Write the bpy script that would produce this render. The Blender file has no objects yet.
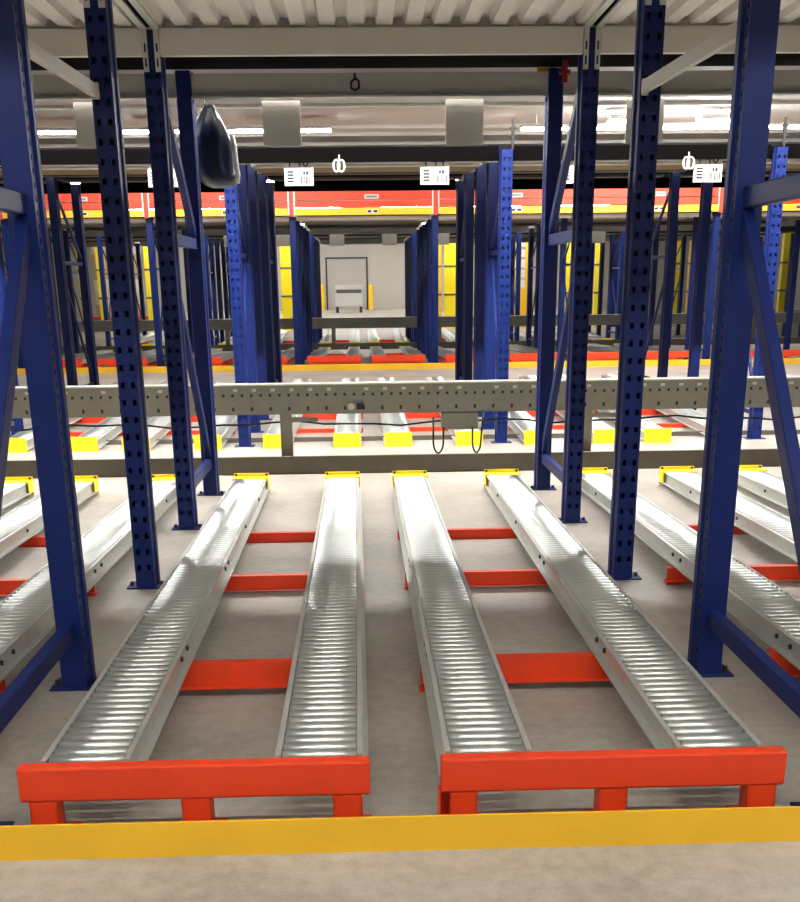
import bpy, math, random
from mathutils import Vector, Matrix
random.seed(7)
scene = bpy.context.scene
COL = scene.collection
PI = math.pi

# ------------------------------------------------------------------ materials
def srgb(r, g, b):
    def c(v):
        v /= 255.0
        return v/12.92 if v <= .04045 else ((v+.055)/1.055)**2.4
    return (c(r), c(g), c(b), 1)

def mat(name, col, rough=.5, metal=0., noise=.0, nscale=8., rvar=0., emit=None, estr=0., bump=0., spec=.5):
    m = bpy.data.materials.new(name); m.use_nodes = True
    nt = m.node_tree; b = nt.nodes['Principled BSDF']
    b.inputs['Base Color'].default_value = col
    b.inputs['Roughness'].default_value = rough
    b.inputs['Metallic'].default_value = metal
    b.inputs['Specular IOR Level'].default_value = spec
    if emit:
        b.inputs['Emission Color'].default_value = emit
        b.inputs['Emission Strength'].default_value = estr
    if noise or rvar or bump:
        tc = nt.nodes.new('ShaderNodeTexCoord')
        n = nt.nodes.new('ShaderNodeTexNoise'); n.inputs['Scale'].default_value = nscale
        n.inputs['Detail'].default_value = 6; n.inputs['Roughness'].default_value = .6
        nt.links.new(tc.outputs['Object'], n.inputs['Vector'])
        if noise:
            r = nt.nodes.new('ShaderNodeValToRGB')
            r.color_ramp.elements[0].position = .3; r.color_ramp.elements[1].position = .7
            k0, k1 = 1-noise, 1+noise
            r.color_ramp.elements[0].color = (col[0]*k0, col[1]*k0, col[2]*k0, 1)
            r.color_ramp.elements[1].color = (min(1, col[0]*k1), min(1, col[1]*k1), min(1, col[2]*k1), 1)
            nt.links.new(n.outputs['Fac'], r.inputs['Fac'])
            nt.links.new(r.outputs['Color'], b.inputs['Base Color'])
        if rvar:
            mr = nt.nodes.new('ShaderNodeMapRange')
            mr.inputs['To Min'].default_value = max(0, rough-rvar); mr.inputs['To Max'].default_value = rough+rvar
            nt.links.new(n.outputs['Fac'], mr.inputs['Value'])
            nt.links.new(mr.outputs['Result'], b.inputs['Roughness'])
        if bump:
            bp = nt.nodes.new('ShaderNodeBump'); bp.inputs['Strength'].default_value = bump
            bp.inputs['Distance'].default_value = .002
            nt.links.new(n.outputs['Fac'], bp.inputs['Height'])
            nt.links.new(bp.outputs['Normal'], b.inputs['Normal'])
    return m

M = {}
M['blue'] = mat('blue_paint', srgb(13, 33, 94), .45, noise=.10, nscale=5, bump=.05, spec=.28)
M['red'] = mat('red_orange_paint', srgb(220, 62, 24), .48, noise=.05, nscale=6)
M['yellow'] = mat('yellow_paint', srgb(238, 188, 40), .55, noise=.05, nscale=4)
M['lemon'] = mat('lemon_yellow_paint', srgb(250, 226, 30), .45, noise=.03, nscale=4)
M['galv'] = mat('galvanised_steel', srgb(186, 190, 186), .34, .85, noise=.10, nscale=30, rvar=.08)
M['rail'] = mat('rail_steel', srgb(208, 210, 204), .40, .6, noise=.06, nscale=18, rvar=.06)
M['roller'] = mat('zinc_roller', srgb(196, 201, 198), .31, .75, noise=.10, nscale=25, rvar=.1)
M['beamgrey'] = mat('grey_beam_paint', srgb(218, 214, 206), .55, noise=.03, nscale=4)
M['deck'] = mat('deck_sheet', srgb(226, 223, 217), .5, .2, noise=.05, nscale=3)
M['dkgrey'] = mat('dark_grey_steel', srgb(96, 90, 82), .55, .2, noise=.10, nscale=6)
M['guide'] = mat('guide_rail_steel', srgb(140, 138, 130), .5, .2, noise=.08, nscale=9)
M['black'] = mat('black_paint', srgb(8, 7, 7), .8, spec=.02)
M['rubber'] = mat('black_rubber', srgb(22, 22, 24), .5)
M['ply'] = mat('plywood', srgb(150, 122, 72), .6, noise=.12, nscale=3)
M['white'] = mat('white_board', srgb(206, 204, 200), .45)
M['ceil'] = mat('white_ceiling', srgb(226, 226, 222), .6, noise=.03, nscale=1)
M['wall'] = mat('wall_panel', srgb(186, 181, 172), .6, noise=.03, nscale=.6)
M['door'] = mat('door_panel', srgb(176, 171, 163), .5, noise=.03, nscale=1)
M['print'] = mat('print_black', srgb(20, 20, 22), .6)
M['printgrey'] = mat('print_grey', srgb(120, 120, 124), .6)
M['tarp'] = mat('blue_black_plastic', srgb(14, 28, 52), .28, noise=.15, nscale=6)
M['cardboard'] = mat('cardboard', srgb(182, 160, 132), .7, noise=.08, nscale=4)
M['lamp'] = mat('lamp_diffuser', (1, 1, 1, 1), .5, emit=(1, .975, .94, 1), estr=75.)
M['lampbright'] = mat('lamp_diffuser_bright', (1, 1, 1, 1), .5, emit=(1, .975, .94, 1), estr=160.)
M['lampfill'] = mat('lamp_diffuser_fill', (1, 1, 1, 1), .5, emit=(1, .965, .90, 1), estr=16.)  # weak glow for the fill row added behind the camera
M['lampdim'] = mat('lamp_diffuser_dim', (1, 1, 1, 1), .5, emit=(1, .965, .90, 1), estr=45.)
M['redpaint'] = mat('valve_red', srgb(150, 30, 34), .4)
M['plum'] = mat('bolt_dark', srgb(58, 58, 64), .45, .6)

def floor_material():
    m = bpy.data.materials.new('polished_concrete'); m.use_nodes = True
    nt = m.node_tree; b = nt.nodes['Principled BSDF']
    tc = nt.nodes.new('ShaderNodeTexCoord')
    n1 = nt.nodes.new('ShaderNodeTexNoise'); n1.inputs['Scale'].default_value = 1.1; n1.inputs['Detail'].default_value = 8
    n2 = nt.nodes.new('ShaderNodeTexNoise'); n2.inputs['Scale'].default_value = 16; n2.inputs['Detail'].default_value = 5
    n3 = nt.nodes.new('ShaderNodeTexNoise'); n3.inputs['Scale'].default_value = 90; n3.inputs['Detail'].default_value = 3
    for n in (n1, n2, n3): nt.links.new(tc.outputs['Object'], n.inputs['Vector'])
    a = nt.nodes.new('ShaderNodeMix'); a.data_type = 'FLOAT'; a.inputs[0].default_value = .4
    nt.links.new(n1.outputs['Fac'], a.inputs[2]); nt.links.new(n2.outputs['Fac'], a.inputs[3])
    a2 = nt.nodes.new('ShaderNodeMix'); a2.data_type = 'FLOAT'; a2.inputs[0].default_value = .18
    nt.links.new(a.outputs[0], a2.inputs[2]); nt.links.new(n3.outputs['Fac'], a2.inputs[3])
    r = nt.nodes.new('ShaderNodeValToRGB')
    r.color_ramp.elements[0].position = .36; r.color_ramp.elements[0].color = srgb(138, 131, 122)
    r.color_ramp.elements[1].position = .60; r.color_ramp.elements[1].color = srgb(178, 171, 162)
    nt.links.new(a2.outputs[0], r.inputs['Fac']); nt.links.new(r.outputs['Color'], b.inputs['Base Color'])
    mr = nt.nodes.new('ShaderNodeMapRange'); mr.inputs['To Min'].default_value = .34; mr.inputs['To Max'].default_value = .58
    nt.links.new(n2.outputs['Fac'], mr.inputs['Value']); nt.links.new(mr.outputs['Result'], b.inputs['Roughness'])
    return m
M['floor'] = floor_material()

# ------------------------------------------------------------------ mesh builder
class MB:
    def __init__(s): s.v = []; s.f = []
    def add(s, vs, fs):
        o = len(s.v); s.v += [tuple(v) for v in vs]; s.f += [tuple(i+o for i in f) for f in fs]; return s
    def box(s, x0, x1, y0, y1, z0, z1):
        vs = [(x, y, z) for x in (x0, x1) for y in (y0, y1) for z in (z0, z1)]
        return s.add(vs, [(0,1,3,2),(4,6,7,5),(0,4,5,1),(2,3,7,6),(0,2,6,4),(1,5,7,3)])
    def hexa(s, b4, t4):   # bottom ring, top ring (counter clockwise from above)
        return s.add(list(b4)+list(t4), [(3,2,1,0),(4,5,6,7)]+[(i,(i+1)%4,4+(i+1)%4,4+i) for i in range(4)])
    def bar(s, a, b, w, h, up=(0,0,1)):    # rectangular bar from a to b, w sideways, h along up
        a = Vector(a); b = Vector(b); d = (b-a).normalized(); u = Vector(up)
        sd = d.cross(u).normalized(); u = sd.cross(d).normalized()
        q = [(-w/2,-h/2),(w/2,-h/2),(w/2,h/2),(-w/2,h/2)]
        vs = [a+sd*i+u*j for i, j in q]+[b+sd*i+u*j for i, j in q]
        return s.add(vs, [(3,2,1,0),(4,5,6,7)]+[(i,(i+1)%4,4+(i+1)%4,4+i) for i in range(4)])
    def cyl(s, a, b, r, n=12, r2=None, caps=True):
        a = Vector(a); b = Vector(b); d = (b-a).normalized()
        t = Vector((0,0,1)) if abs(d.z) < .9 else Vector((1,0,0))
        e1 = d.cross(t).normalized(); e2 = d.cross(e1); r2 = r if r2 is None else r2
        vs = [a+(e1*math.cos(2*PI*i/n)+e2*math.sin(2*PI*i/n))*r for i in range(n)]
        vs += [b+(e1*math.cos(2*PI*i/n)+e2*math.sin(2*PI*i/n))*r2 for i in range(n)]
        fs = [(i,(i+1)%n,n+(i+1)%n,n+i) for i in range(n)]
        if caps: fs += [tuple(range(n-1,-1,-1)), tuple(range(n,2*n))]
        return s.add(vs, fs)
    def tube(s, pts, r, n=8):
        P = [Vector(p) for p in pts]; rings = []
        for i, p in enumerate(P):
            d = (P[min(i+1,len(P)-1)]-P[max(i-1,0)]).normalized()
            t = Vector((0,1,0)) if abs(d.y) < .9 else Vector((1,0,0))
            e1 = d.cross(t).normalized(); e2 = d.cross(e1)
            rings.append([p+(e1*math.cos(2*PI*k/n)+e2*math.sin(2*PI*k/n))*r for k in range(n)])
        vs = [v for R in rings for v in R]
        fs = [(i*n+k, i*n+(k+1)%n, (i+1)*n+(k+1)%n, (i+1)*n+k) for i in range(len(P)-1) for k in range(n)]
        fs += [tuple(range(n-1,-1,-1)), tuple((len(P)-1)*n+k for k in range(n))]
        return s.add(vs, fs)
    def prism(s, prof, y0, y1):            # profile in (x, z) swept along y
        n = len(prof)
        vs = [(x,y0,z) for x, z in prof]+[(x,y1,z) for x, z in prof]
        fs = [(i,(i+1)%n,n+(i+1)%n,n+i) for i in range(n)]+[tuple(range(n-1,-1,-1)), tuple(range(n,2*n))]
        return s.add(vs, fs)
    def panel(s, o, ux, length, h, cols, pitch, hw, hh, z0=.1):
        """upright sheet from o along ux: width `length`, height h, a hole column at every u in cols"""
        o = Vector(o); ux = Vector(ux)
        us = [0.]
        for c in cols: us += [c-hw/2, c+hw/2]
        us.append(length)
        zs = [0.]; z = z0
        while z+hh < h-.03: zs += [z, z+hh]; z += pitch
        zs.append(h)
        nU = len(us); vs = [o+ux*u+Vector((0,0,zz)) for zz in zs for u in us]
        fs = []
        for j in range(len(zs)-1):
            for i in range(nU-1):
                if i % 2 == 1 and j % 2 == 1: continue
                fs.append((j*nU+i, j*nU+i+1, (j+1)*nU+i+1, (j+1)*nU+i))
        return s.add(vs, fs)
    def mesh(s, name):
        me = bpy.data.meshes.new(name); me.from_pydata(s.v, [], s.f); me.update(); return me

def part(name, mb, m, parent=None, smooth=False, bevel=0., solid=0., loc=(0,0,0), label=None):
    me = mb if isinstance(mb, bpy.types.Mesh) else mb.mesh(name)
    if not me.materials: me.materials.append(M[m])
    if smooth and len(me.polygons): me.polygons.foreach_set('use_smooth', [True]*len(me.polygons))
    o = bpy.data.objects.new(name, me); COL.objects.link(o); o.location = loc
    if parent: o.parent = parent
    if solid:
        d = o.modifiers.new('sheet', 'SOLIDIFY'); d.thickness = solid; d.offset = -1
    if bevel:
        d = o.modifiers.new('edge', 'BEVEL'); d.width = bevel; d.segments = 2; d.limit_method = 'ANGLE'
    if label: o['label'] = label
    return o

def thing(name, label, cat, loc=(0,0,0), rotz=0., group=None):
    o = bpy.data.objects.new(name, None); COL.objects.link(o)
    o.empty_display_size = .1
    o.location = loc; o.rotation_euler = (0,0,rotz)
    return tag(o, label, cat, group)

def tag(o, label, cat, group=None):
    o['label'] = label; o['category'] = cat
    if group: o['group'] = group
    return o

def struct(name, mb, m, label=None, parent=None):
    o = part(name, mb, m, parent)
    if not parent: o['kind'] = 'structure'
    if label: o['label'] = label
    return o

KIDS = {}
def kids(o):
    return [c for c in o.children]

def dup(root, label, loc, rotz=0., group=None):
    r = root.copy(); COL.objects.link(r); r.location = loc; r.rotation_euler = (0,0,rotz)
    r['label'] = label
    if group: r['group'] = group
    elif 'group' in r and root.get('group'): r['group'] = root['group']
    for ch in kids(root):
        c = ch.copy(); COL.objects.link(c); c.parent = r
        for g in kids(ch):
            d = g.copy(); COL.objects.link(d); d.parent = c
    return r

# ------------------------------------------------------------------ layout (metres)
BAY = 2.855                    # bay pitch; the upright lines stand at +-BAY/2, +-3 BAY/2 ...
HX = BAY/2
# depth of every upright's front face in the four rack rows
ROW_A = (3.36, 4.85, 6.645, 8.36, 9.79)
ROW_B = (12.84, 14.10, 15.45, 17.05, 18.45)
ROW_C = (24.66, 26.08, 27.88, 29.6, 31.03)
ROW_D = (33.4, 34.7, 36.1, 37.7, 39.1)
PW, PD = .11, .115              # upright section

# ------------------------------------------------------------------ room
struct('floor', MB().box(-24, 24, -7, 80, -.2, 0), 'floor')
struct('ceiling', MB().box(-24, 24, -7, 80, 4.42, 4.6), 'ceil')
struct('wall_left', MB().box(-24.2, -24, -7, 80, 0, 4.42), 'wall')
struct('wall_right', MB().box(24, 24.2, -7, 80, 0, 4.42), 'wall')
struct('wall_near', MB().box(-24, 24, -7.2, -7, 0, 4.42), 'wall')
struct('wall_far', MB().box(-24, 24, 79.8, 80, 0, 4.42), 'wall')
d = struct('door_1', MB().box(-2.2, .35, 79.72, 79.8, 0, 3.15), 'door')
f = MB()
for x0, x1, z0, z1 in ((-2.3,-2.2,0,3.25),(.35,.45,0,3.25),(-2.2,.35,3.15,3.25)): f.box(x0, x1, 79.66, 79.8, z0, z1)
struct('door_frame', f, 'plum', parent=d)
# ceiling beams that cross the aisle behind the second rack row
for k, y in enumerate((19.6, 20.6, 23.3, 24.4, 26.0), 1):
    struct('trim_%d' % k, MB().box(-24, 24, y-.05, y+.05, 4.36, 4.42), 'beamgrey')

# ------------------------------------------------------------------ roller tracks
SL = -.0225                    # the lanes run downhill away from the front
L_TRACK = 6.50
NROLL = 100
PITCH = L_TRACK/NROLL
def rail_profile(side):
    # side +1: right rail, web outside, toe flange turned outwards at the bottom
    p = [(.1225,0),(.1410,0),(.1410,-.010),(.1275,-.010),(.1275,-.082),(.1600,-.082),(.1600,-.088),(.1225,-.088)]
    return [(x*side, z) for x, z in p]
def sheared(mb):
    mb.v = [(x, y, z+SL*y) for x, y, z in mb.v]; return mb

roller_me = MB().cyl((-.1195,0,0),(.1195,0,0), .0225, 14).mesh('roller')
roller_me.materials.append(M['roller'])
roller_me.polygons.foreach_set('use_smooth', [len(p.vertices) == 4 for p in roller_me.polygons])
axle_me = None

def make_track(label):
    t = thing('roller_track', label, 'roller track', group='roller tracks of the nearest rack row')
    for s in (-1, 1):
        pr = rail_profile(s)
        if s > 0: pr = pr[::-1]
        r = part('side_rail', sheared(MB().prism(pr, 0, L_TRACK+.04)), 'rail', t)
        for y in (1.25, 1.42, 3.05, 3.22, 4.4, 5.6):
            part('bolt', MB().cyl((s*.1275, y, -.045+SL*y), (s*.137, y, -.045+SL*y), .012, 8), 'plum', r)
    for i in range(NROLL):
        y = PITCH*(i+.5)
        o = bpy.data.objects.new('roller', roller_me); COL.objects.link(o)
        o.parent = t; o.location = (0, y, -.018+SL*y)
    y = L_TRACK+.04; z = SL*y
    e = MB().box(-.15, .15, y, y+.012, z-.118, z+.036).box(-.15, .15, y-.14, y, z+.003, z+.012)
    e.box(-.15, -.142, y-.14, y, z-.085, z+.003).box(.142, .15, y-.14, y, z-.085, z+.003)
    part('end_plate', e, 'lemon', t, label='yellow end plate')
    for x in (-.13, .13): part('end_bolt', MB().cyl((x, y-.008, z+.024), (x, y, z+.024), .010, 8), 'plum', t)
    return t

Y0, Z0 = 3.395, .271
splay = lambda dx: math.atan2(-dx, L_TRACK)
t0 = make_track('roller track at the far left of the left centre lane, beside the left uprights')
t0.location = (-1.03, Y0, Z0); t0.rotation_euler.z = splay(-.055)
t0['label'] = 'left roller track behind the left red stop beam, ending beside the left blue uprights'
dup(t0, 'right roller track behind the left red stop beam, just left of the middle walkway', (-.282, Y0, Z0), splay(-.018))
dup(t0, 'left roller track behind the right red stop beam, just right of the middle walkway', (.266, Y0, Z0), splay(.014))
dup(t0, 'right roller track behind the right red stop beam, ending beside the right blue uprights', (1.02, Y0, Z0), splay(.058))
dup(t0, 'roller track just outside the left blue uprights, running under their low brace', (-1.80, Y0, Z0), splay(.0))
dup(t0, 'second roller track to the left beyond the left blue uprights', (-2.555, Y0, Z0), splay(-.0))
dup(t0, 'third roller track to the left, cut by the left edge of the photo', (-3.11, Y0, Z0), splay(-.0))
dup(t0, 'roller track just outside the right blue uprights, running under their low brace', (1.835, Y0, Z0), splay(.02))
dup(t0, 'second roller track to the right beyond the right blue uprights', (2.575, Y0, Z0), splay(.04))
dup(t0, 'third roller track to the right, reaching the right edge of the photo', (3.165, Y0, Z0), splay(.05))

# ------------------------------------------------------------------ stop beams and cross members
def make_stop(label):
    t = thing('stop_beam', label, 'stop beam', group='red stop beams at the front of the nearest rack row')
    W = 1.116
    part('beam', MB().box(0, W, 0, .055, .151, .269), 'red', t, bevel=.008)
    for x, w in ((.028,.09),(.510,.095),(.995,.095)):
        l = MB().box(x, x+w, .003, .009, .006, .151).box(x, x+.006, .003, .07, .006, .151).box(x+w-.006, x+w, .003, .07, .006, .151)
        lg = part('leg', l, 'red', t)
        part('foot_plate', MB().box(x-.012, x+w+.03, .003, .16, 0, .006), 'red', lg)
    return t
s0 = make_stop('orange-red stop beam across the front of the left centre lane')
s0.location = (-1.235, 3.334, 0)
s1 = dup(s0, 'orange-red stop beam across the front of the right centre lane', (.108, 3.334, 0))
dup(s0, 'orange-red stop beam of the lane outside the left uprights', (-2.75, 3.334, 0))
dup(s0, 'orange-red stop beam of the lane outside the right uprights', (1.625, 3.334, 0))
part('end_bracket', MB().box(-.006, .044, .062, .068, .0, .151).box(-.006, .0, .003, .062, .0, .151), 'red', s1)

def make_cross(label, y, h0, h1):
    t = thing('cross_member', label, 'cross beam', group='red cross members under the nearest roller tracks')
    W = 1.06
    c = MB().box(0, W, .0, .005, h0, h1).box(0, W, .005, .05, h1-.006, h1)
    part('channel', c, 'red', t)
    part('lower_flange', MB().box(0, W, -.03, .05, h0-.006, h0), 'red', t)
    for x in (.0, W-.08):
        if h0 > .012:
            part('foot', MB().box(x, x+.08, -.0, .05, 0, h0-.006), 'red', t)
        part('foot_plate', MB().box(x-.005, x+.085, -.01, .06, 0, .005) if h0 > .012 else MB().box(x, x+.08, .05, .09, 0, .005), 'red', t)
    return t
lanes = [(-1.195, 'in the left centre lane'), (.112, 'in the right centre lane'), (-2.755, 'under the tracks outside the left uprights'), (1.655, 'under the tracks outside the right uprights')]
for y, h1, h0, w in ((4.73,.150,.045,'nearest red cross member'), (6.50,.098,.024,'second red cross member'), (7.88,.062,.008,'farthest, lowest red cross member')):
    c0 = None
    for x, where in lanes:
        lab = w+' '+where
        if c0 is None:
            c0 = make_cross(lab, y, h0, h1); c0.location = (x, y, 0)
        else:
            dup(c0, lab, (x, y, 0))

# ------------------------------------------------------------------ yellow kerb
k = part('curb', MB().box(-7, 7, 3.234, 3.244, 0, .119).box(-7, 7, 3.244, 3.29, 0, .008), 'yellow')
tag(k, 'long yellow kerb on the concrete in front of the red stop beams', 'kerb')

# ------------------------------------------------------------------ uprights
def post_sheet(h, kind):
    """omega section: straight front, sides that flare towards the back"""
    m = MB(); w = PW/2
    holes = (.026,.084) if kind == 'perforated' else ()
    m.panel((-w,0,0),(1,0,0), PW, h, holes, .095, .022, .032)
    side = [(w,0),(w+.003,.055),(w+.014,.072),(w+.014,PD)]
    small = (.5,)
    for sg in (1, -1):
        pts = side if sg > 0 else [(-x,y) for x, y in side][::-1]
        for k in range(3):
            (xa,ya),(xb,yb) = pts[k], pts[k+1]
            d = Vector((xb-xa,yb-ya,0)); L = d.length; d.normalize()
            first = (k == 0) if sg > 0 else (k == 2)
            m.panel((xa,ya,0), d, L, h, (L*.5,) if first and kind == 'plain' else (), .05, .014, .02)
    m.panel((w+.014,PD,0),(-1,0,0), 2*w+.028, h, (), .08, .01, .01)
    m.add([(-w,0,h),(w,0,h)]+[(x,y,h) for x, y in side[1:]]+[(-x,y,h) for x, y in side[1:][::-1]], [tuple(range(8))])
    return m

POSTME = {}
def post(kind, h, y, parent):
    key = (kind, h)
    if key not in POSTME:
        me = post_sheet(h, kind).mesh('post'); me.materials.append(M['blue']); POSTME[key] = me
    return part('post', POSTME[key], 'blue', parent, solid=.004, loc=(0, y, .008))
def base_plate(y, parent, bolts=True):
    p = part('base_plate', MB().box(-.11, .11, y-.02, y+PD+.03, 0, .008), 'blue', parent)
    if bolts:
        for x in (-.09, .09): part('anchor_bolt', MB().cyl((x, y+.05, .008), (x, y+.05, .03), .013, 8, r2=.009), 'plum', p)
def braces(ya, yb, k, parent):
    # ya front post, yb rear post: level struts and diagonals that fall from front-top to rear-foot
    a = ya+PD-.02; b = yb+.02
    for z in (.27, 2.0):
        part('brace', MB().bar((0,a,z),(0,b,z), .05*k, .08*k), 'blue', parent, bevel=.006)
    return a, b
def frame(label, ya, yb, h, diag, kinds=('perforated','plain'), loc=(0,0,0), bolts=True, h2=None, k=1.):
    t = thing('rack_upright', label, 'upright frame', loc)
    post(kinds[0], h, 0, t); post(kinds[1], h2 or h, yb-ya, t)
    base_plate(0, t, bolts); base_plate(yb-ya, t, bolts)
    D = yb-ya; a, b = braces(0, D, k, t)
    for p, q in diag:
        part('brace', MB().bar((0,a,p),(0,b,q), .05*k, .085*k), 'blue', t, bevel=.006)
    return t
def single(label, h, loc, kind='perforated', bolts=True):
    t = thing('upright_post', label, 'upright post', loc)
    post(kind, h, 0, t); base_plate(0, t, bolts)
    return t

HA = 3.22
for sx, side in ((-1,'left'), (1,'right')):
    x = sx*HX
    if sx < 0:
        fAB = frame('thick blue upright frame nearest on the left, its slanted brace running to the left edge', ROW_A[0], ROW_A[1], HA, ((.32,1.93),), loc=(x,ROW_A[0],0))
        pC = single('blue perforated upright standing second on the left, joined by a grey tie at its top', HA, (x,ROW_A[2],0))
        fDE = frame('blue braced upright frame at the rear on the left, third and fourth posts', ROW_A[3], ROW_A[4], HA, ((3.1,2.06),(1.93,.34)), loc=(x,ROW_A[3],0))
    else:
        dup(fAB, 'thick blue upright frame nearest on the right, its slanted brace running to the right edge', (x,ROW_A[0],0))
        dup(pC, 'blue perforated upright standing second on the right, joined by a grey tie at its top', (x,ROW_A[2],0))
        dup(fDE, 'blue braced upright frame at the rear on the right, third and fourth posts', (x,ROW_A[3],0))
    # grey tie between the near frame and the next post
    t = MB().bar((x-.035,ROW_A[1]+PD+.003,2.615),(x-.035,ROW_A[2]-.012,2.645), .035, .06)
    t.box(x-.05, x-.012, ROW_A[2]-.014, ROW_A[2]-.004, 2.605, 2.685)
    tg = part('row_spacer', t, 'beamgrey', bevel=.004)
    tag(tg, 'slanting grey tie bar high between the first two %s uprights' % side, 'tie bar')

# ------------------------------------------------------------------ near rack: level beams, deck, joists, signs
def conn_plate(x, y, z0, z1, s):
    # slotted hook plate on the face of the post
    m = MB(); w = .034
    zs = []
    m.panel((x, y, z0), (1,0,0), w, z1-z0, (w*.5,), .085, .012, .05, z0=.03)
    return m
def make_beam(label, z0, z1, lip=False, conn=None):
    t = thing('level_beam', label, 'rack beam', group='grey level beams of the nearest rack row')
    W = BAY-PW-.004
    part('beam', MB().box(-W/2, W/2, .0, .05, z0, z1), 'beamgrey', t, bevel=.004)
    if lip: part('lip', MB().box(-W/2, W/2, -.03, .07, z0-.016, z0-.001), 'rail', t)
    if conn:
        for s in (-1, 1):
            x = s*(W/2+.008) if s < 0 else W/2-.026
            x = -W/2-.036 if s < 0 else W/2+.002
            part('connector', conn_plate(x, -.003, conn[0], conn[1], s), 'rail', t, solid=.003)
    return t
bays = ((0,'centre'), (-1,'left'), (1,'right'))
beamC = beamD = beamE = None
for b, nm in bays:
    x = b*BAY
    if b == 0:
        beamC = make_beam('grey beam above the %s bay, nearest the camera at the top edge' % nm, 3.10, 3.245, conn=(3.02,3.245)); beamC.location = (x,ROW_A[2]-.003,0)
        beamD = make_beam('wide light grey beam under the corrugated deck across the %s bay' % nm, 3.088, 3.245, conn=(2.995,3.245)); beamD.location = (x,ROW_A[3]-.003,0)
        beamE = make_beam('darker grey rear beam with bright lower lip across the %s bay' % nm, 3.055, 3.21, lip=True); beamE.location = (x,ROW_A[4]+.03,0)
        for y in (3.47, 4.9):
            pass
    else:
        dup(beamC, 'grey beam above the %s bay, nearest the camera at the top edge' % nm, (x,ROW_A[2]-.003,0))
        dup(beamD, 'wide light grey beam under the corrugated deck across the %s bay' % nm, (x,ROW_A[3]-.003,0))
        dup(beamE, 'darker grey rear beam with bright lower lip across the %s bay' % nm, (x,ROW_A[4]+.03,0))

def corrugated(x0, x1, y0, y1, z, pitch=.185, h=.045):
    m = MB(); x = x0; prof = []
    while x < x1:
        prof += [(x,z),(x+pitch*.52,z),(x+pitch*.62,z+h),(x+pitch*.9,z+h)]; x += pitch
    n = len(prof)
    vs = [(a,y0,b) for a, b in prof]+[(a,y1,b) for a, b in prof]
    return m.add(vs, [(i,i+1,n+i+1,n+i) for i in range(n-1)])
dk = thing('mezzanine_deck', 'pale corrugated steel deck overhead above the nearest rack row', 'deck', (0,0,0))
o = part('corrugated_sheet', corrugated(-7, 7, 3.3, 8.40, 3.262), 'deck', dk, solid=.002)
part('dark_gap_board', MB().box(-7, 7, 8.425, 9.9, 3.250, 3.312), 'black', dk, label='black board standing in for the shade between the two rear beams')  # black board put in for the unlit underside between the rear beams
part('floor_board', MB().box(-7, 7, 3.3, 9.9, 3.315, 3.345), 'ply', dk)
part('closure_strip', MB().box(-7, 7, 8.405, 8.42, 3.247, 3.312), 'beamgrey', dk)
for sx, side in ((-1,'left'), (1,'right')):
    x = sx*HX
    jo = thing('deck_joist', 'grey double joist under the deck running back to the %s uprights' % side, 'joist', (x,0,0))
    for s in (-1, 1):
        part('channel', MB().box(s*.04-.022, s*.04+.022, 4.97, 8.355, 3.236, 3.258), 'rail', jo)
    part('web_or_gap', MB().box(-.018, .018, 4.97, 8.35, 3.25, 3.258), 'black', jo)  # black strip painting the shaded gap between the two channels

def make_sign(label):
    return tag(part('hanging_plate', MB().box(-.15, .15, 0, .012, 2.712, 3.035), 'beamgrey', bevel=.003), label, 'plate', 'grey sign plates hanging from the rear beam')
sg = None
for x, lab in ((-.70,'blank grey square plate hanging left of centre under the rear beam'), (.735,'blank grey square plate hanging right of centre under the rear beam'), (-2.155,'blank grey square plate hanging far left, partly behind the second left upright'), (2.16,'blank grey square plate hanging far right, partly behind the second right upright')):
    if sg is None: sg = make_sign(lab); sg.location = (x,9.93,0)
    else:
        c = sg.copy(); COL.objects.link(c); c.location = (x,9.93,0); c['label'] = lab

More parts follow.
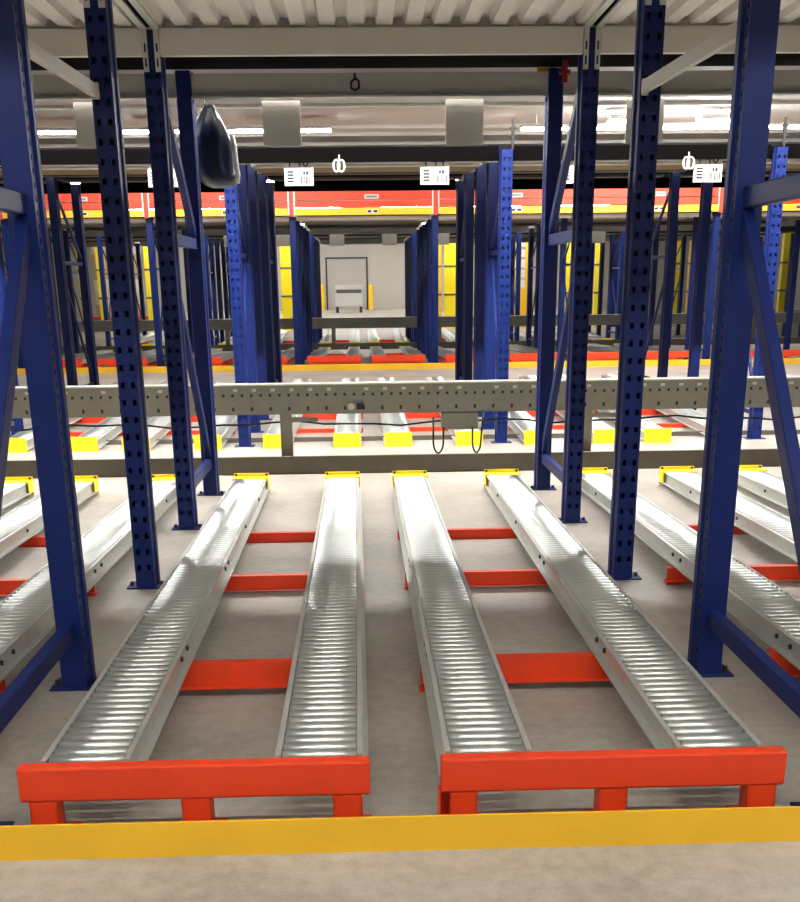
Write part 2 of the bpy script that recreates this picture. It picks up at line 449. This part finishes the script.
# ------------------------------------------------------------------ guide rails in the service aisles
def guide_rail(label, loc, detail):
    t = thing('guide_rail', label, 'guide rail', loc)
    X0, X1 = (-7, 7) if detail else (-16, 16)
    z0, z1 = .535, .80
    w = MB()
    if detail:
        # front sheet with two rows of holes
        xs = [X0]; x = X0+.06
        while x < X1-.05: xs += [x, x+.024]; x += .0875
        xs.append(X1)
        zs = [z0, z0+.035, z0+.07, z0+.165, z0+.19, z1]
        n = len(xs); vs = [(a,0,b) for b in zs for a in xs]
        fs = []
        for j in range(5):
            for i in range(n-1):
                hole = (i % 2 == 1) and (j == 3 or (j == 1 and (i//2) % 2 == 0))
                if not hole: fs.append((j*n+i, j*n+i+1, (j+1)*n+i+1, (j+1)*n+i))
        w.add(vs, fs)
        w.add([(X0,.12,z0),(X1,.12,z0),(X1,.12,z1),(X0,.12,z1)], [(1,0,3,2)])
        w.add([(X0,0,z0),(X1,0,z0),(X1,.12,z0),(X0,.12,z0)], [(3,2,1,0)])
        part('web_or_gap', w, 'guide', t, solid=.003)
        part('hole_shade', MB().box(X0+.01, X1-.01, .008, .012, z0+.01, z1-.005), 'plum', t)  # dark sheet added behind the holes so they look unlit inside
        part('top_flange', MB().box(X0, X1, -.012, .17, z1, z1+.012), 'rail', t)
        b = MB(); x = X0+.1
        k = 0
        while x < X1:
            if k % 7 != 3: b = MB().box(x-.02, x+.02, -.006, 0, z0+.213, z0+.238); part('bolt_plate', b, 'white', t)
            x += .175; k += 1
    else:
        part('web_or_gap', MB().box(X0, X1, 0, .12, z0, z1), 'guide', t)
        part('top_flange', MB().box(X0, X1, -.012, .17, z1, z1+.012), 'rail', t)
    for x in ((-3.695, -.84, 2.015) if detail else [-.84+BAY*i for i in range(-4,5)]):
        p = part('support_post', MB().box(x-.055, x+.055, .0, .008, .008, z0).box(x-.055, x-.047, .0, .09, .008, z0).box(x+.047, x+.055, .008, .09, .008, z0), 'guide', t)
        part('foot', MB().box(x-.08, x+.08, -.03, .12, 0, .008), 'guide', p)
        if detail: part('arm', MB().box(x+.055, x+.3, .02, .05, z0-.07, z0-.03), 'guide', p)
    return t
g1 = guide_rail('long grey perforated guide rail on posts across the aisle behind the nearest tracks', (0,11.03,0), True)
guide_rail('distant grey guide rail crossing behind the third rack row', (0,32.25,0), False)
fr = part('floor_rail', MB().box(-7, 7, 10.86, 10.875, 0, .165).box(-7, 7, 10.875, 10.95, 0, .01).box(-7, 7, 10.875, 10.91, .15, .165), 'dkgrey')
tag(fr, 'low dark grey floor rail below the perforated guide rail', 'floor rail')
fr = part('floor_rail', MB().box(-16, 16, 32.05, 32.07, 0, .165).box(-16, 16, 32.07, 32.15, 0, .01), 'dkgrey')
tag(fr, 'distant low floor rail under the far guide rail', 'floor rail')
# cable along the guide rail, box and loops under it
pts = []
for i in range(57):
    x = -6.8+i*.243
    pts.append((x, 11.175, .43+.018*math.sin(i*.83)+.012*math.sin(i*2.1)))
tag(part('cable', MB().tube(pts, .009, 6), 'rubber', smooth=True), 'thin dark cable slung along under the grey guide rail', 'cable')
jb = thing('junction_box', 'grey junction box under the guide rail between two black cable loops', 'box', (.81,11.06,0))
part('housing', MB().box(-.175, .175, 0, .1, .37, .531), 'guide', jb, bevel=.006)
part('lid', MB().box(-.165, .165, -.006, 0, .38, .525), 'guide', jb, bevel=.003)
for x, w, lab in ((.60,.048,'left black cable loop hanging below the grey guide rail'), (.965,.04,'right black cable loop hanging below the grey guide rail')):
    P = []
    for i in range(21):
        a = PI*i/20
        P.append((x-w*math.cos(a), 11.0, .27-.11*math.sin(a)))
    top = .50 if x < .8 else .40
    P = [(x-w+.0 if x < .8 else x-w, 11.0, top)]+P+[(x+w+.02*(x > .8), 11.0, .40 if x < .8 else .53)]
    tag(part('cable_loop', MB().tube(P, .0085, 8), 'rubber', smooth=True), lab, 'cable loop', 'black cable loops')
kn = thing('rail_clamp', 'small pale clamp with black knob on the lower edge of the guide rail', 'clamp', (-.2,11.02,0))
part('ring', MB().cyl((-.02,-.02,.60),(-.02,0,.60), .032, 16), 'rail', kn)
part('knob', MB().box(.03, .1, -.045, .0, .575, .635), 'rubber', kn, bevel=.006)

# ------------------------------------------------------------------ rack rows behind
ROWN = {'B':'second rack row, behind the perforated guide rail', 'C':'third rack row, behind the white aisle', 'D':'farthest rack row, in front of the end wall'}
ORD = {1:'first', 2:'second', 3:'third', 4:'fourth', 5:'fifth'}
def line_words(k):          # k odd: upright line at k*HX
    n = (abs(k)+1)//2
    return '%s upright line %s of centre' % (ORD[n], 'left' if k < 0 else 'right')
HB = 3.12
def rear_row(row, ys, lines, h, hm, hr, h2=None):
    f1 = p3 = f2 = None
    rn = ROWN[row]; grp = 'blue uprights of the '+rn.split(',')[0]
    for k in lines:
        x = k*HX
        la = 'blue front upright frame on the %s, %s' % (line_words(k), rn.split(',')[0])
        lb = 'blue middle upright on the %s, %s' % (line_words(k), rn.split(',')[0])
        lc = 'blue rear braced frame on the %s, %s' % (line_words(k), rn.split(',')[0])
        if f1 is None:
            f1 = frame(la, ys[0], ys[1], h, ((.34,1.93),(2.82,2.06)), loc=(x,ys[0],0), bolts=False, h2=h2, k=.6); f1['group'] = grp
            p3 = single(lb, hm, (x,ys[2],0), 'plain', False); p3['group'] = grp
            f2 = frame(lc, ys[3], ys[4], hr, ((hr-.07,2.06),(1.93,.34)), kinds=('plain','plain'), loc=(x,ys[3],0), bolts=False, k=.6); f2['group'] = grp
        else:
            dup(f1, la, (x,ys[0],0)); dup(p3, lb, (x,ys[2],0)); dup(f2, lc, (x,ys[3],0))
rear_row('B', ROW_B, (-1,1,-3,3), 2.965, 3.05, 3.09, 3.12)
rear_row('C', ROW_C, (-1,1,-3,3,-5,5,-7,7), 2.93, 2.93, 2.93)
rear_row('D', ROW_D, (-1,1,-3,3,-5,5,-7,7,-9,9), 2.93, 2.93, 2.93)

# simple lane of two tracks seen from far: one thing per track
def far_track(label, L, front_plate, end_plate, slope, z, group):
    t = thing('roller_track', label, 'roller track', group=group)
    sh = lambda mb: (setattr(mb, 'v', [(x, y, zz+slope*y) for x, y, zz in mb.v]), mb)[1]
    for s in (-1, 1):
        pr = rail_profile(s)
        if s > 0: pr = pr[::-1]
        part('side_rail', sh(MB().prism([(x, zz+z) for x, zz in pr], 0.03, L-.02)), 'rail', t)
    rb = MB(); n = 70
    for i in range(n):
        y = .06+(L-.12)*(i+.5)/n
        rb.cyl((-.1195,y,z-.018),(.1195,y,z-.018), .026, 8)
    o = part('roller_bed', sh(rb), 'roller', t, smooth=True); o['kind'] = 'stuff'
    if front_plate:
        part('end_plate', MB().box(-.15, .15, 0, .012, .0, .155).box(-.15, .15, .012, .1, .0, .006), 'lemon', t, label='yellow end plate')
    if end_plate:
        e = z+slope*L
        part('end_plate', MB().box(-.15, .15, L-.02, L, e-.08, e+.01).box(-.15, .15, L-.07, L-.02, e+.003, e+.012), 'lemon', t, label='yellow end plate')
    return t
TX = ((-1.055,'outer left'), (-.29,'inner left'), (.272,'inner right'), (1.05,'outer right'))
def bay_words(b):
    return 'centre bay' if b == 0 else '%s bay to the %s' % (ORD[abs(b)], 'left' if b < 0 else 'right')
def far_lanes(row, y, L, bays_, fp, ep, slope, z, crosses):
    rn = ROWN[row].split(',')[0]; t0 = None; grp = 'roller tracks of the '+rn
    for b in bays_:
        for dx, w in TX:
            lab = '%s roller track in the %s of the %s' % (w, bay_words(b), rn)
            if t0 is None:
                t0 = far_track(lab, L, fp, ep, slope, z, grp); t0.location = (b*BAY+dx,y,0)
            else: dup(t0, lab, (b*BAY+dx,y,0))
    for ci, (dy, h) in enumerate(crosses):
        c0 = None
        for b in bays_:
            for dx, w in ((-1.2,'left lane'), (.11,'right lane')):
                lab = '%s red cross member in the %s, %s, %s' % (ORD[ci+1], w, bay_words(b), rn)
                if c0 is None:
                    c0 = tag(part('cross_member', MB().box(0, 1.09, 0, .006, .006, h).box(0, 1.09, .006, .06, h-.006, h).box(0, 1.09, -.03, .06, 0, .006), 'red'), lab, 'cross beam', 'red cross members of the '+rn)
                    c0.location = (b*BAY+dx,y+dy,0)
                else:
                    c = c0.copy(); COL.objects.link(c); c.location = (b*BAY+dx,y+dy,0); c['label'] = lab
far_lanes('B', 12.66, 6.4, (0,-1,1), True, False, .022, .11, ((1.35,.045),(2.75,.075),(4.3,.11)))
far_lanes('C', 24.52, 6.95, (0,-1,1,-2,2), False, True, -.0265, .275, ((1.3,.14),(3.1,.095),(4.6,.055)))
far_lanes('D', 33.15, 6.0, (0,-1,1,-2,2), True, False, .022, .11, ((1.2,.045),(2.6,.075)))

# low angle iron along the front feet of row B
tag(part('floor_angle', MB().box(-7, 7, 13.2, 13.21, 0, .05).box(-7, 7, 13.21, 13.25, 0, .008), 'dkgrey'), 'thin dark angle on the floor between the yellow plates of the second row', 'angle')

# row C: kerb and stop beams
tag(part('curb', MB().box(-16, 16, 24.36, 24.42, 0, .118), 'yellow'), 'distant yellow kerb across the far side of the white aisle', 'kerb')
st = None
for b in (0,-1,1,-2,2,-3,3):
    for dx, w in ((-1.225,'left'), (.108,'right')):
        lab = 'distant red stop beam on the floor, %s lane of the %s, third rack row' % (w, bay_words(b))
        if st is None:
            st = thing('stop_beam', lab, 'stop beam', (b*BAY+dx,24.46,0), group='distant red stop beams')
            part('beam', MB().box(0, 1.106, 0, .055, .157, .28), 'red', st)
            for x in (.045,.515,.97): part('leg', MB().box(x, x+.09, .003, .06, 0, .157), 'red', st)
        else: dup(st, lab, (b*BAY+dx,24.46,0))

# row C, upper level: red beams above a yellow kerb, with little label plates
ub = None
for b in (0,-1,1,-2,2,-3,3):
    lab = 'high red level beam above a yellow kerb strip, %s of the third rack row' % bay_words(b)
    W = BAY-.15
    if ub is None:
        ub = thing('level_beam', lab, 'rack beam', (b*BAY,24.5,0), group='high red level beams of the third row')
        part('beam', MB().box(-W/2, W/2, 0, .05, 3.24, 3.40), 'red', ub)
        part('lower_flange', MB().box(-W/2, W/2, -.05, .05, 3.10, 3.22), 'red', ub)
        lp = part('label_plate', MB().box(.02, .3, -.006, 0, 3.25, 3.33), 'white', ub)
        part('print', MB().box(.05, .27, -.008, -.006, 3.27, 3.31), 'printgrey', lp)
        part('kerb_strip', MB().box(-W/2, W/2, -.06, 0, 2.955, 3.085), 'yellow', ub, label='yellow kerb strip')
        lp = part('label_plate', MB().box(.06, .29, -.064, -.06, 2.985, 3.055), 'white', ub)
        part('print', MB().box(.08, .15, -.066, -.064, 3.0, 3.04), 'print', lp)
        part('print', MB().box(.19, .27, -.066, -.064, 3.0, 3.04), 'print', lp)
    else:
        dup(ub, lab, (b*BAY,24.5,0))
bk = None
for k in (-1,1,-3,3,-5,5,-7,7):
    lab = 'pale slotted bracket holding the red beams on the %s' % line_words(k)
    if bk is None:
        bk = thing('beam_bracket', lab, 'bracket', (k*HX,24.48,0), group='pale beam brackets of the third row')
        part('plate', MB().box(-.07, -.045, 0, .02, 2.96, 3.4).box(.045, .07, 0, .02, 2.96, 3.4), 'rail', bk)
        part('post_head', MB().box(-.045, .045, .02, .1, 2.94, 3.4), 'red', bk)
    else: dup(bk, lab, (k*HX,24.48,0))

# decks of the rear rows
def far_deck(what, y0, y1, z0, z1, bays_, front_black, group):
    """deck panels of one row, one per bay, falling from z1 at the back to z0 at the front"""
    hw = (BAY-.15)/2; k = (z1-z0)/(y1-y0); t = None
    def slab(ya, yb, a, b):
        za, zb = z0+k*(ya-y0), z0+k*(yb-y0)
        return MB().hexa([(-hw,ya,za+a),(hw,ya,za+a),(hw,yb,zb+a),(-hw,yb,zb+a)], [(-hw,ya,za+b),(hw,ya,za+b),(hw,yb,zb+b),(-hw,yb,zb+b)])
    for b in bays_:
        lab = what+', '+bay_words(b)
        if t is None:
            t = thing('mezzanine_deck', lab, 'deck', (b*BAY,0,0), group=group)
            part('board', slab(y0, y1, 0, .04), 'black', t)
            if front_black: part('front_beam', MB().box(-hw, hw, y0-.065, y0-.005, z0-.10, z0+.02), 'black', t)
            part('front_lip', slab(y0+.02, y0+.12, -.105, -.03), 'beamgrey', t)
            for fy, fw, mt in ((.30,.06,'beamgrey'), (.37,.16,'ply'), (.57,.05,'dkgrey'), (.8,.05,'dkgrey')):
                y = y0+(y1-y0)*fy
                part('soffit_board', slab(y, y+(y1-y0)*fw, -.03, -.001), mt, t)
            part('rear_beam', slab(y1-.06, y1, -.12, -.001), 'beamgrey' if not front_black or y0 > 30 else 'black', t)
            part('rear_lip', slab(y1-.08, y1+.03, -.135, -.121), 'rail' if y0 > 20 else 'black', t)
        else: dup(t, lab, (b*BAY,0,0))
far_deck('dark deck with black front beam, second rack row', 12.99, 18.6, 2.97, 3.12, (0,-1,1,-2,2), True, 'deck panels of the second row')
far_deck('grey deck behind the high red beams, third rack row', 24.8, 31.15, 2.985, 2.985, (0,-1,1,-2,2,-3,3), False, 'deck panels of the third row')
far_deck('dark deck above the farthest rack row', 33.58, 39.25, 2.985, 2.985, (0,-1,1,-2,2,-3,3,-4,4), True, 'deck panels of the farthest row')

# lane labels of the rear rows
def text_mesh(txt, size):
    cu = bpy.data.curves.new('txt', 'FONT'); cu.body = txt; cu.size = size; cu.align_x = 'CENTER'; cu.extrude = .0015
    ob = bpy.data.objects.new('txt', cu); COL.objects.link(ob)
    dg = bpy.context.evaluated_depsgraph_get(); dg.update()
    me = bpy.data.meshes.new_from_object(ob.evaluated_get(dg))
    bpy.data.objects.remove(ob); bpy.data.curves.remove(cu)
    me.transform(Matrix.Rotation(PI/2, 4, 'X'))
    me.materials.clear(); me.materials.append(M['print'])
    return me
def lane_label(label, txt, loc):
    t = thing('lane_label', label, 'label', loc, group='white lane labels of the second rack row')
    part('board', MB().box(-.15, .15, 0, .01, 2.652, 2.968), 'white', t)
    if txt: part('lettering', text_mesh(txt, .15), 'print', t, loc=(0,-.002,2.832))
    b = MB()
    for i in range(7):
        x = .02+i*.0165; b.box(x, x+.008+.003*(i % 3 == 0), -.003, 0, 2.67, 2.74)
    b.box(.045, .065, -.003, 0, 2.755, 2.79).box(.075, .1, -.003, 0, 2.755, 2.79)
    part('barcode', b, 'print', t)
    q = MB()
    for i in range(4): q.box(-.12, -.055, -.003, 0, 2.685+i*.03, 2.703+i*.03)
    part('fine_print', q, 'print', t)
    return t
L1 = lane_label('white barcode label lettered F40 hanging left of centre behind the black beam', 'F40', (-.722,12.987,0))
lane_label('white barcode label lettered F44 hanging right of centre behind the black beam', 'F44', (.69,12.987,0))
for x, lab in ((-2.13,'white barcode label hanging just left of the third left upright'), (2.155,'white barcode label hanging between the rear right uprights'), (3.56,'white barcode label hanging beside the thick right upright')):
    dup(L1, lab, (x,12.987,0))
fs = None
for b in (0,-1,1,-2,2):
    for dx, w in ((-.70,'left'), (.72,'right')):
        lab = 'small distant grey plate, %s lane of the %s, farthest rack row' % (w, bay_words(b))
        if fs is None:
            fs = tag(part('hanging_plate', MB().box(-.2, .2, 0, .02, 2.64, 2.98), 'dkgrey'), lab, 'plate', 'distant grey lane plates'); fs.location = (b*BAY+dx,33.3,0)
        else:
            c = fs.copy(); COL.objects.link(c); c.location = (b*BAY+dx,33.3,0); c['label'] = lab

# ------------------------------------------------------------------ small things overhead
# dark blue bundle at the left rear upright
def bundle():
    m = MB(); nz, na = 26, 40
    for j in range(nz):
        t = j/(nz-1); z = 2.43+.60*t
        if t < .12: rad = .07+.09*math.sqrt(t/.12)
        else: rad = .16*(1-.75*max(0, (t-.45)/.55)**1.5)
        cx = .05*(1-t)-.03*math.sin(t*3)
        for i in range(na):
            a = 2*PI*i/na
            fold = 1+.10*math.sin(3*a+4*t)+.06*math.sin(7*a-5*t)*min(1, t*2)
            m.v.append((cx+rad*fold*math.cos(a), rad*.8*fold*math.sin(a), z))
    for j in range(nz-1):
        for i in range(na):
            m.f.append((j*na+i, j*na+(i+1)%na, (j+1)*na+(i+1)%na, (j+1)*na+i))
    m.f.append(tuple(range(na-1,-1,-1))); m.f.append(tuple((nz-1)*na+i for i in range(na)))
    return m
bd = thing('hanging_bundle', 'dark blue glossy bundle hanging beside the rear left upright', 'bundle', (-1.27,10.1,0))
part('sheet', bundle(), 'tarp', bd, smooth=True)
part('strap', MB().tube([(-.03,-.01,3.02),(.02,-.02,2.99),(.09,-.05,2.9),(.15,-.09,2.76),(.18,-.08,2.66)], .006, 6).tube([(-.04,0,3.02),(-.06,0,3.2)], .005, 6), 'rubber', bd)
part('lining', MB().tube([(.17,-.10,2.80),(.185,-.11,2.72),(.19,-.11,2.62),(.2,-.09,2.52),(.19,-.07,2.46)], .02, 8), 'white', bd, smooth=True, label='pale folded edge')

vl = thing('sprinkler_valve', 'small dark red valve in the shadow above the rear beam', 'valve', (1.46,9.6,0))
part('body', MB().cyl((0,0,3.1),(0,0,3.25), .022, 12).cyl((-.04,0,3.17),(.04,0,3.17), .018, 10), 'redpaint', vl, smooth=False)
tag(part('caution_tag', MB().box(-.075, .075, 0, .02, 3.212, 3.245), 'yellow', loc=(1.36,9.84,0)), 'little yellow tag on top of the rear beam right of centre', 'tag')
hk = MB().tube([(.0,9.80,3.2),(.0,9.79,3.17),(.03,9.79,3.145),(.03,9.79,3.10),(.0,9.79,3.085),(-.03,9.79,3.10),(-.03,9.79,3.14),(0,9.79,3.165)], .009, 8)
tag(part('hook', hk, 'rubber', loc=(-.12,0,0)), 'small black hook on the face of the rear grey beam', 'hook')
for x, lab in ((-.30,'little white ribbon bow hanging right of the F40 label'), (3.33,'little white ribbon bow hanging beside the far right label')):
    r = MB()
    for k, (dx, w) in enumerate(((-.03,.03),(.02,.035))):
        P = [(dx+w*math.cos(a), 12.9+.01*k, 2.83+.055*math.sin(a)) for a in [PI/2+2*PI*i/18 for i in range(19)]]
        r.tube(P, .011, 6)
    r.tube([(0,12.9,2.88),(0,12.94,2.95)], .008, 6)
    tag(part('ribbon', r, 'white', loc=(x,0,0), smooth=True), lab, 'ribbon', 'white ribbons')
for x, lab in ((HX+.06,'thin black rod standing on the bright blue post right of centre'), (3*HX+.02,'thin black rod standing on the bright blue post at the right edge')):
    rd = thing('rod', lab, 'rod', (x,12.89,0), group='black rods on the bright blue posts')
    part('stem', MB().cyl((0,0,2.973),(0,0,3.25), .016, 8), 'rubber', rd)
    part('clip', MB().box(-.04, .04, -.01, .01, 3.08, 3.095).box(-.04, .04, -.01, .01, 3.16, 3.175).box(-.02, .02, -.02, .02, 3.14, 3.19), 'rubber', rd)

# ------------------------------------------------------------------ lamps
def lamp(label, L, loc, group, glow='lamp'):
    t = thing('strip_light', label, 'strip light', loc, group=group)
    part('housing', MB().hexa([(-L/2,-.2,.03),(L/2,-.2,.03),(L/2,.2,.03),(-L/2,.2,.03)], [(-L/2,-.06,.085),(L/2,-.06,.085),(L/2,.06,.085),(-L/2,.06,.085)]), 'white', t)
    part('diffuser', MB().box(-L/2+.01, L/2-.01, -.05, .05, 0, .029), glow, t)
    for s in (-1, 1):
        part('hanger', MB().cyl((s*L*.35,0,.085),(s*L*.35,0,4.42-loc[2]), .006, 6), 'rail', t)
    return t
l0 = lamp('glowing white strip light over the white aisle, third from the gap to the left', 1.78, (-5.12,22.0,4.17), 'strip lights over the white aisle')
l0['label'] = 'strip light over the white aisle, third to the left of the gap'
dup(l0, 'strip light over the white aisle, second to the left of the gap', (-3.28,22.0,4.17))
dup(l0, 'strip light over the white aisle, nearest on the left of the gap', (-1.44,22.0,4.17))
dup(l0, 'strip light over the white aisle, nearest on the right of the gap', (3.65,22.0,4.17))
dup(l0, 'strip light over the white aisle, second to the right of the gap', (5.49,22.0,4.17))
dup(l0, 'strip light over the white aisle, third to the right of the gap', (7.33,22.0,4.17))
for y, n, nm, zz in ((1.5,6,'over the camera aisle',4.17), (-1.0,6,'added behind the camera as fill',4.17), (11.3,8,'over the aisle with the guide rail',4.17), (32.3,8,'over the aisle behind the third row',4.17), (44,6,'behind the farthest rack row',4.17), (56,5,'in the hall before the end wall',4.17), (66,8,'in the far hall',4.17), (75,8,'added to brighten the end wall',4.17)):  # rows behind the camera and at the end wall are added, unseen fill
    src = l0
    for i in range(n):
        x = (i-(n-1)/2)*(2.2 if y < 12 else 3.2)
        if y < 12 and i == 0:
            src = lamp('strip light %s, number one from the left' % nm, 1.78, (x,y,zz), 'strip lights '+nm, 'lampbright' if y > 3 else 'lampdim' if y > 0 else 'lampfill'); continue
        dup(src, 'strip light %s, number %s from the left' % (nm, ('one','two','three','four','five','six','seven','eight')[i]), (x,y,zz), group='strip lights '+nm)
hb = None
for x, lab in ((4.52,'bright square lamp glaring right of the third right upright'), (6.05,'bright square lamp glaring between the right uprights')):
    if hb is None:
        hb = thing('high_bay_lamp', lab, 'lamp', (x,21.3,4.1), group='bright square lamps')
        part('housing', MB().box(-.36, .36, -.2, .2, .12, .2), 'white', hb)
        part('diffuser', MB().box(-.34, .34, -.18, .18, 0, .12), 'lamp', hb, bevel=.03)
        part('hanger', MB().cyl((0,0,.2),(0,0,.32), .012, 8), 'rail', hb)
    else: dup(hb, lab, (x,21.3,4.1))

# ------------------------------------------------------------------ far end of the hall
yc = None
for x, y, w, lab in ((-11.2,46,.26,'leftmost yellow column beyond the farthest rack row'), (-10.5,46,.26,'second yellow column from the left beyond the racks'), (-9.8,46,.28,'third yellow column from the left beyond the racks'),
        (-8.0,46,.3,'yellow column left of the second left upright'), (-5.95,46,.22,'yellow column behind the rear left frame'), (-2.86,46,.42,'broad yellow column left of the end wall opening'),
        (2.9,46,.2,'narrow yellow column right of the end wall opening'), (3.32,46,.42,'broad yellow column right of the end wall opening'), (7.75,46,.34,'yellow column between the rear right posts'),
        (9.0,46,.3,'yellow column left of the second right upright'), (9.55,46,.18,'thin yellow column beside the second right upright'), (12.0,46,.3,'yellow column right of the second right upright'), (12.55,46,.22,'pale yellow column further right'), (16.2,46,.4,'yellow column at the right edge of the hall')):
    c = thing('yellow_column', lab, 'column', (x,y,0), group='yellow columns beyond the racks')
    part('shaft', MB().box(-w/2, w/2, -.12, .12, .012, 3.3), 'lemon' if w > .25 else 'yellow', c)
    part('base', MB().box(-w/2-.08, w/2+.08, -.2, .2, 0, .012), 'yellow', c)
    part('clamp', MB().box(-w/2-.02, w/2+.02, -.14, .14, 1.2, 1.26).box(-w/2-.02, w/2+.02, -.14, .14, 2.2, 2.26), 'dkgrey', c)
lt = thing('ladder_tower', 'yellow lattice tower with grey panels right of the bright blue post', 'tower', (6.05,46,0))
part('frame', MB().box(-.33, -.25, -.1, .1, 0, 3.3).box(.12, .33, -.1, .1, 0, 3.3).box(-.25, .12, -.08, .1, 0, 1.4), 'yellow', lt)
for i in range(5):
    part('panel', MB().box(-.25, .12, -.08, .0, 1.45+i*.36, 1.72+i*.36), 'beamgrey', lt)
for x, lab in ((-2.55,'ochre bollard left of the dock door'), (.62,'ochre bollard right of the dock door')):
    tag(part('bollard', MB().cyl((0,0,0),(0,0,1.5), .17, 16).cyl((0,0,1.5),(0,0,1.6), .17, 16, r2=.05), 'yellow', loc=(x,78.6,0), smooth=False), lab, 'bollard', 'bollards beside the dock door')
mc = thing('white_machine', 'small white machine on legs in front of the dock door', 'machine', (-.75,72,0))
part('body', MB().box(-.8, .8, -.5, .5, .35, 1.1), 'white', mc, bevel=.03)
part('hood', MB().box(-.8, .8, -.5, .5, 1.3, 1.55), 'white', mc, bevel=.03)
part('slot', MB().box(-.74, .74, -.44, .44, 1.1, 1.3), 'dkgrey', mc)
for x in (-.7, .7):
    part('leg', MB().box(x-.08, x+.08, -.45, .45, 0, .35), 'plum', mc)
tag(part('blue_panel', MB().box(-.22, .22, -.03, .03, 0, 3.05).box(-.3, .3, -.2, .2, 0, .02), 'blue', loc=(9.62,45.3,0)), 'tall blue panel standing beside a yellow column behind the second right upright', 'panel')
# stacked goods at the far left
pl = thing('pallet', 'red pallet carrying the carton stack at the far left', 'pallet', (-9.37,47,0))
part('board', MB().box(-1.1, 1.1, -.4, .4, .42, .55), 'red', pl)
for x in (-1.0, 0, 1.0): part('block', MB().box(x-.08, x+.08, -.38, .38, 0, .42), 'cardboard', pl)
for i in range(3):
    for j in range(6):
        x = -8.75-i*.62; z = .55+j*.45
        w = ('near','middle','outer')[i]
        tag(part('carton', MB().box(-.28, .28, -.25, .25, 0, .447), ('cardboard','white','beamgrey','cardboard')[(i*2+j) % 4], loc=(x,47,z)), '%s carton in the %s column of the far left stack' % (('lowest','second','third','fourth','fifth','topmost')[j], w), 'carton', 'cartons stacked far left')

# ------------------------------------------------------------------ camera
cam = bpy.data.cameras.new('camera'); co = bpy.data.objects.new('camera', cam); COL.objects.link(co)
FPX = 1140.4946; CY = 692.2542
p, yw, r = math.radians(19.792), math.radians(1.704), math.radians(-.656)
F = Vector((math.sin(yw)*math.cos(p), math.cos(yw)*math.cos(p), -math.sin(p)))
r0 = Vector((math.cos(yw), -math.sin(yw), 0)); u0 = r0.cross(F)
R = r0*math.cos(r)+u0*math.sin(r); U = -r0*math.sin(r)+u0*math.cos(r)
co.matrix_world = Matrix(((R.x,U.x,-F.x,-.1197),(R.y,U.y,-F.y,0),(R.z,U.z,-F.z,1.7),(0,0,0,1)))
cam.sensor_fit = 'HORIZONTAL'; cam.sensor_width = 36; cam.lens = FPX/800*36
cam.shift_y = (CY-451)/800
cam.clip_end = 300; cam.clip_start = .05
scene.camera = co

# ------------------------------------------------------------------ world and view
w = bpy.data.worlds.new('world'); scene.world = w; w.use_nodes = True
w.node_tree.nodes['Background'].inputs[0].default_value = (.8,.85,.9,1)
w.node_tree.nodes['Background'].inputs[1].default_value = .05
scene.view_settings.view_transform = 'Standard'; scene.view_settings.look = 'None'
scene.view_settings.gamma = 1; scene.view_settings.exposure = 1.0
scene.view_settings.use_curve_mapping = False
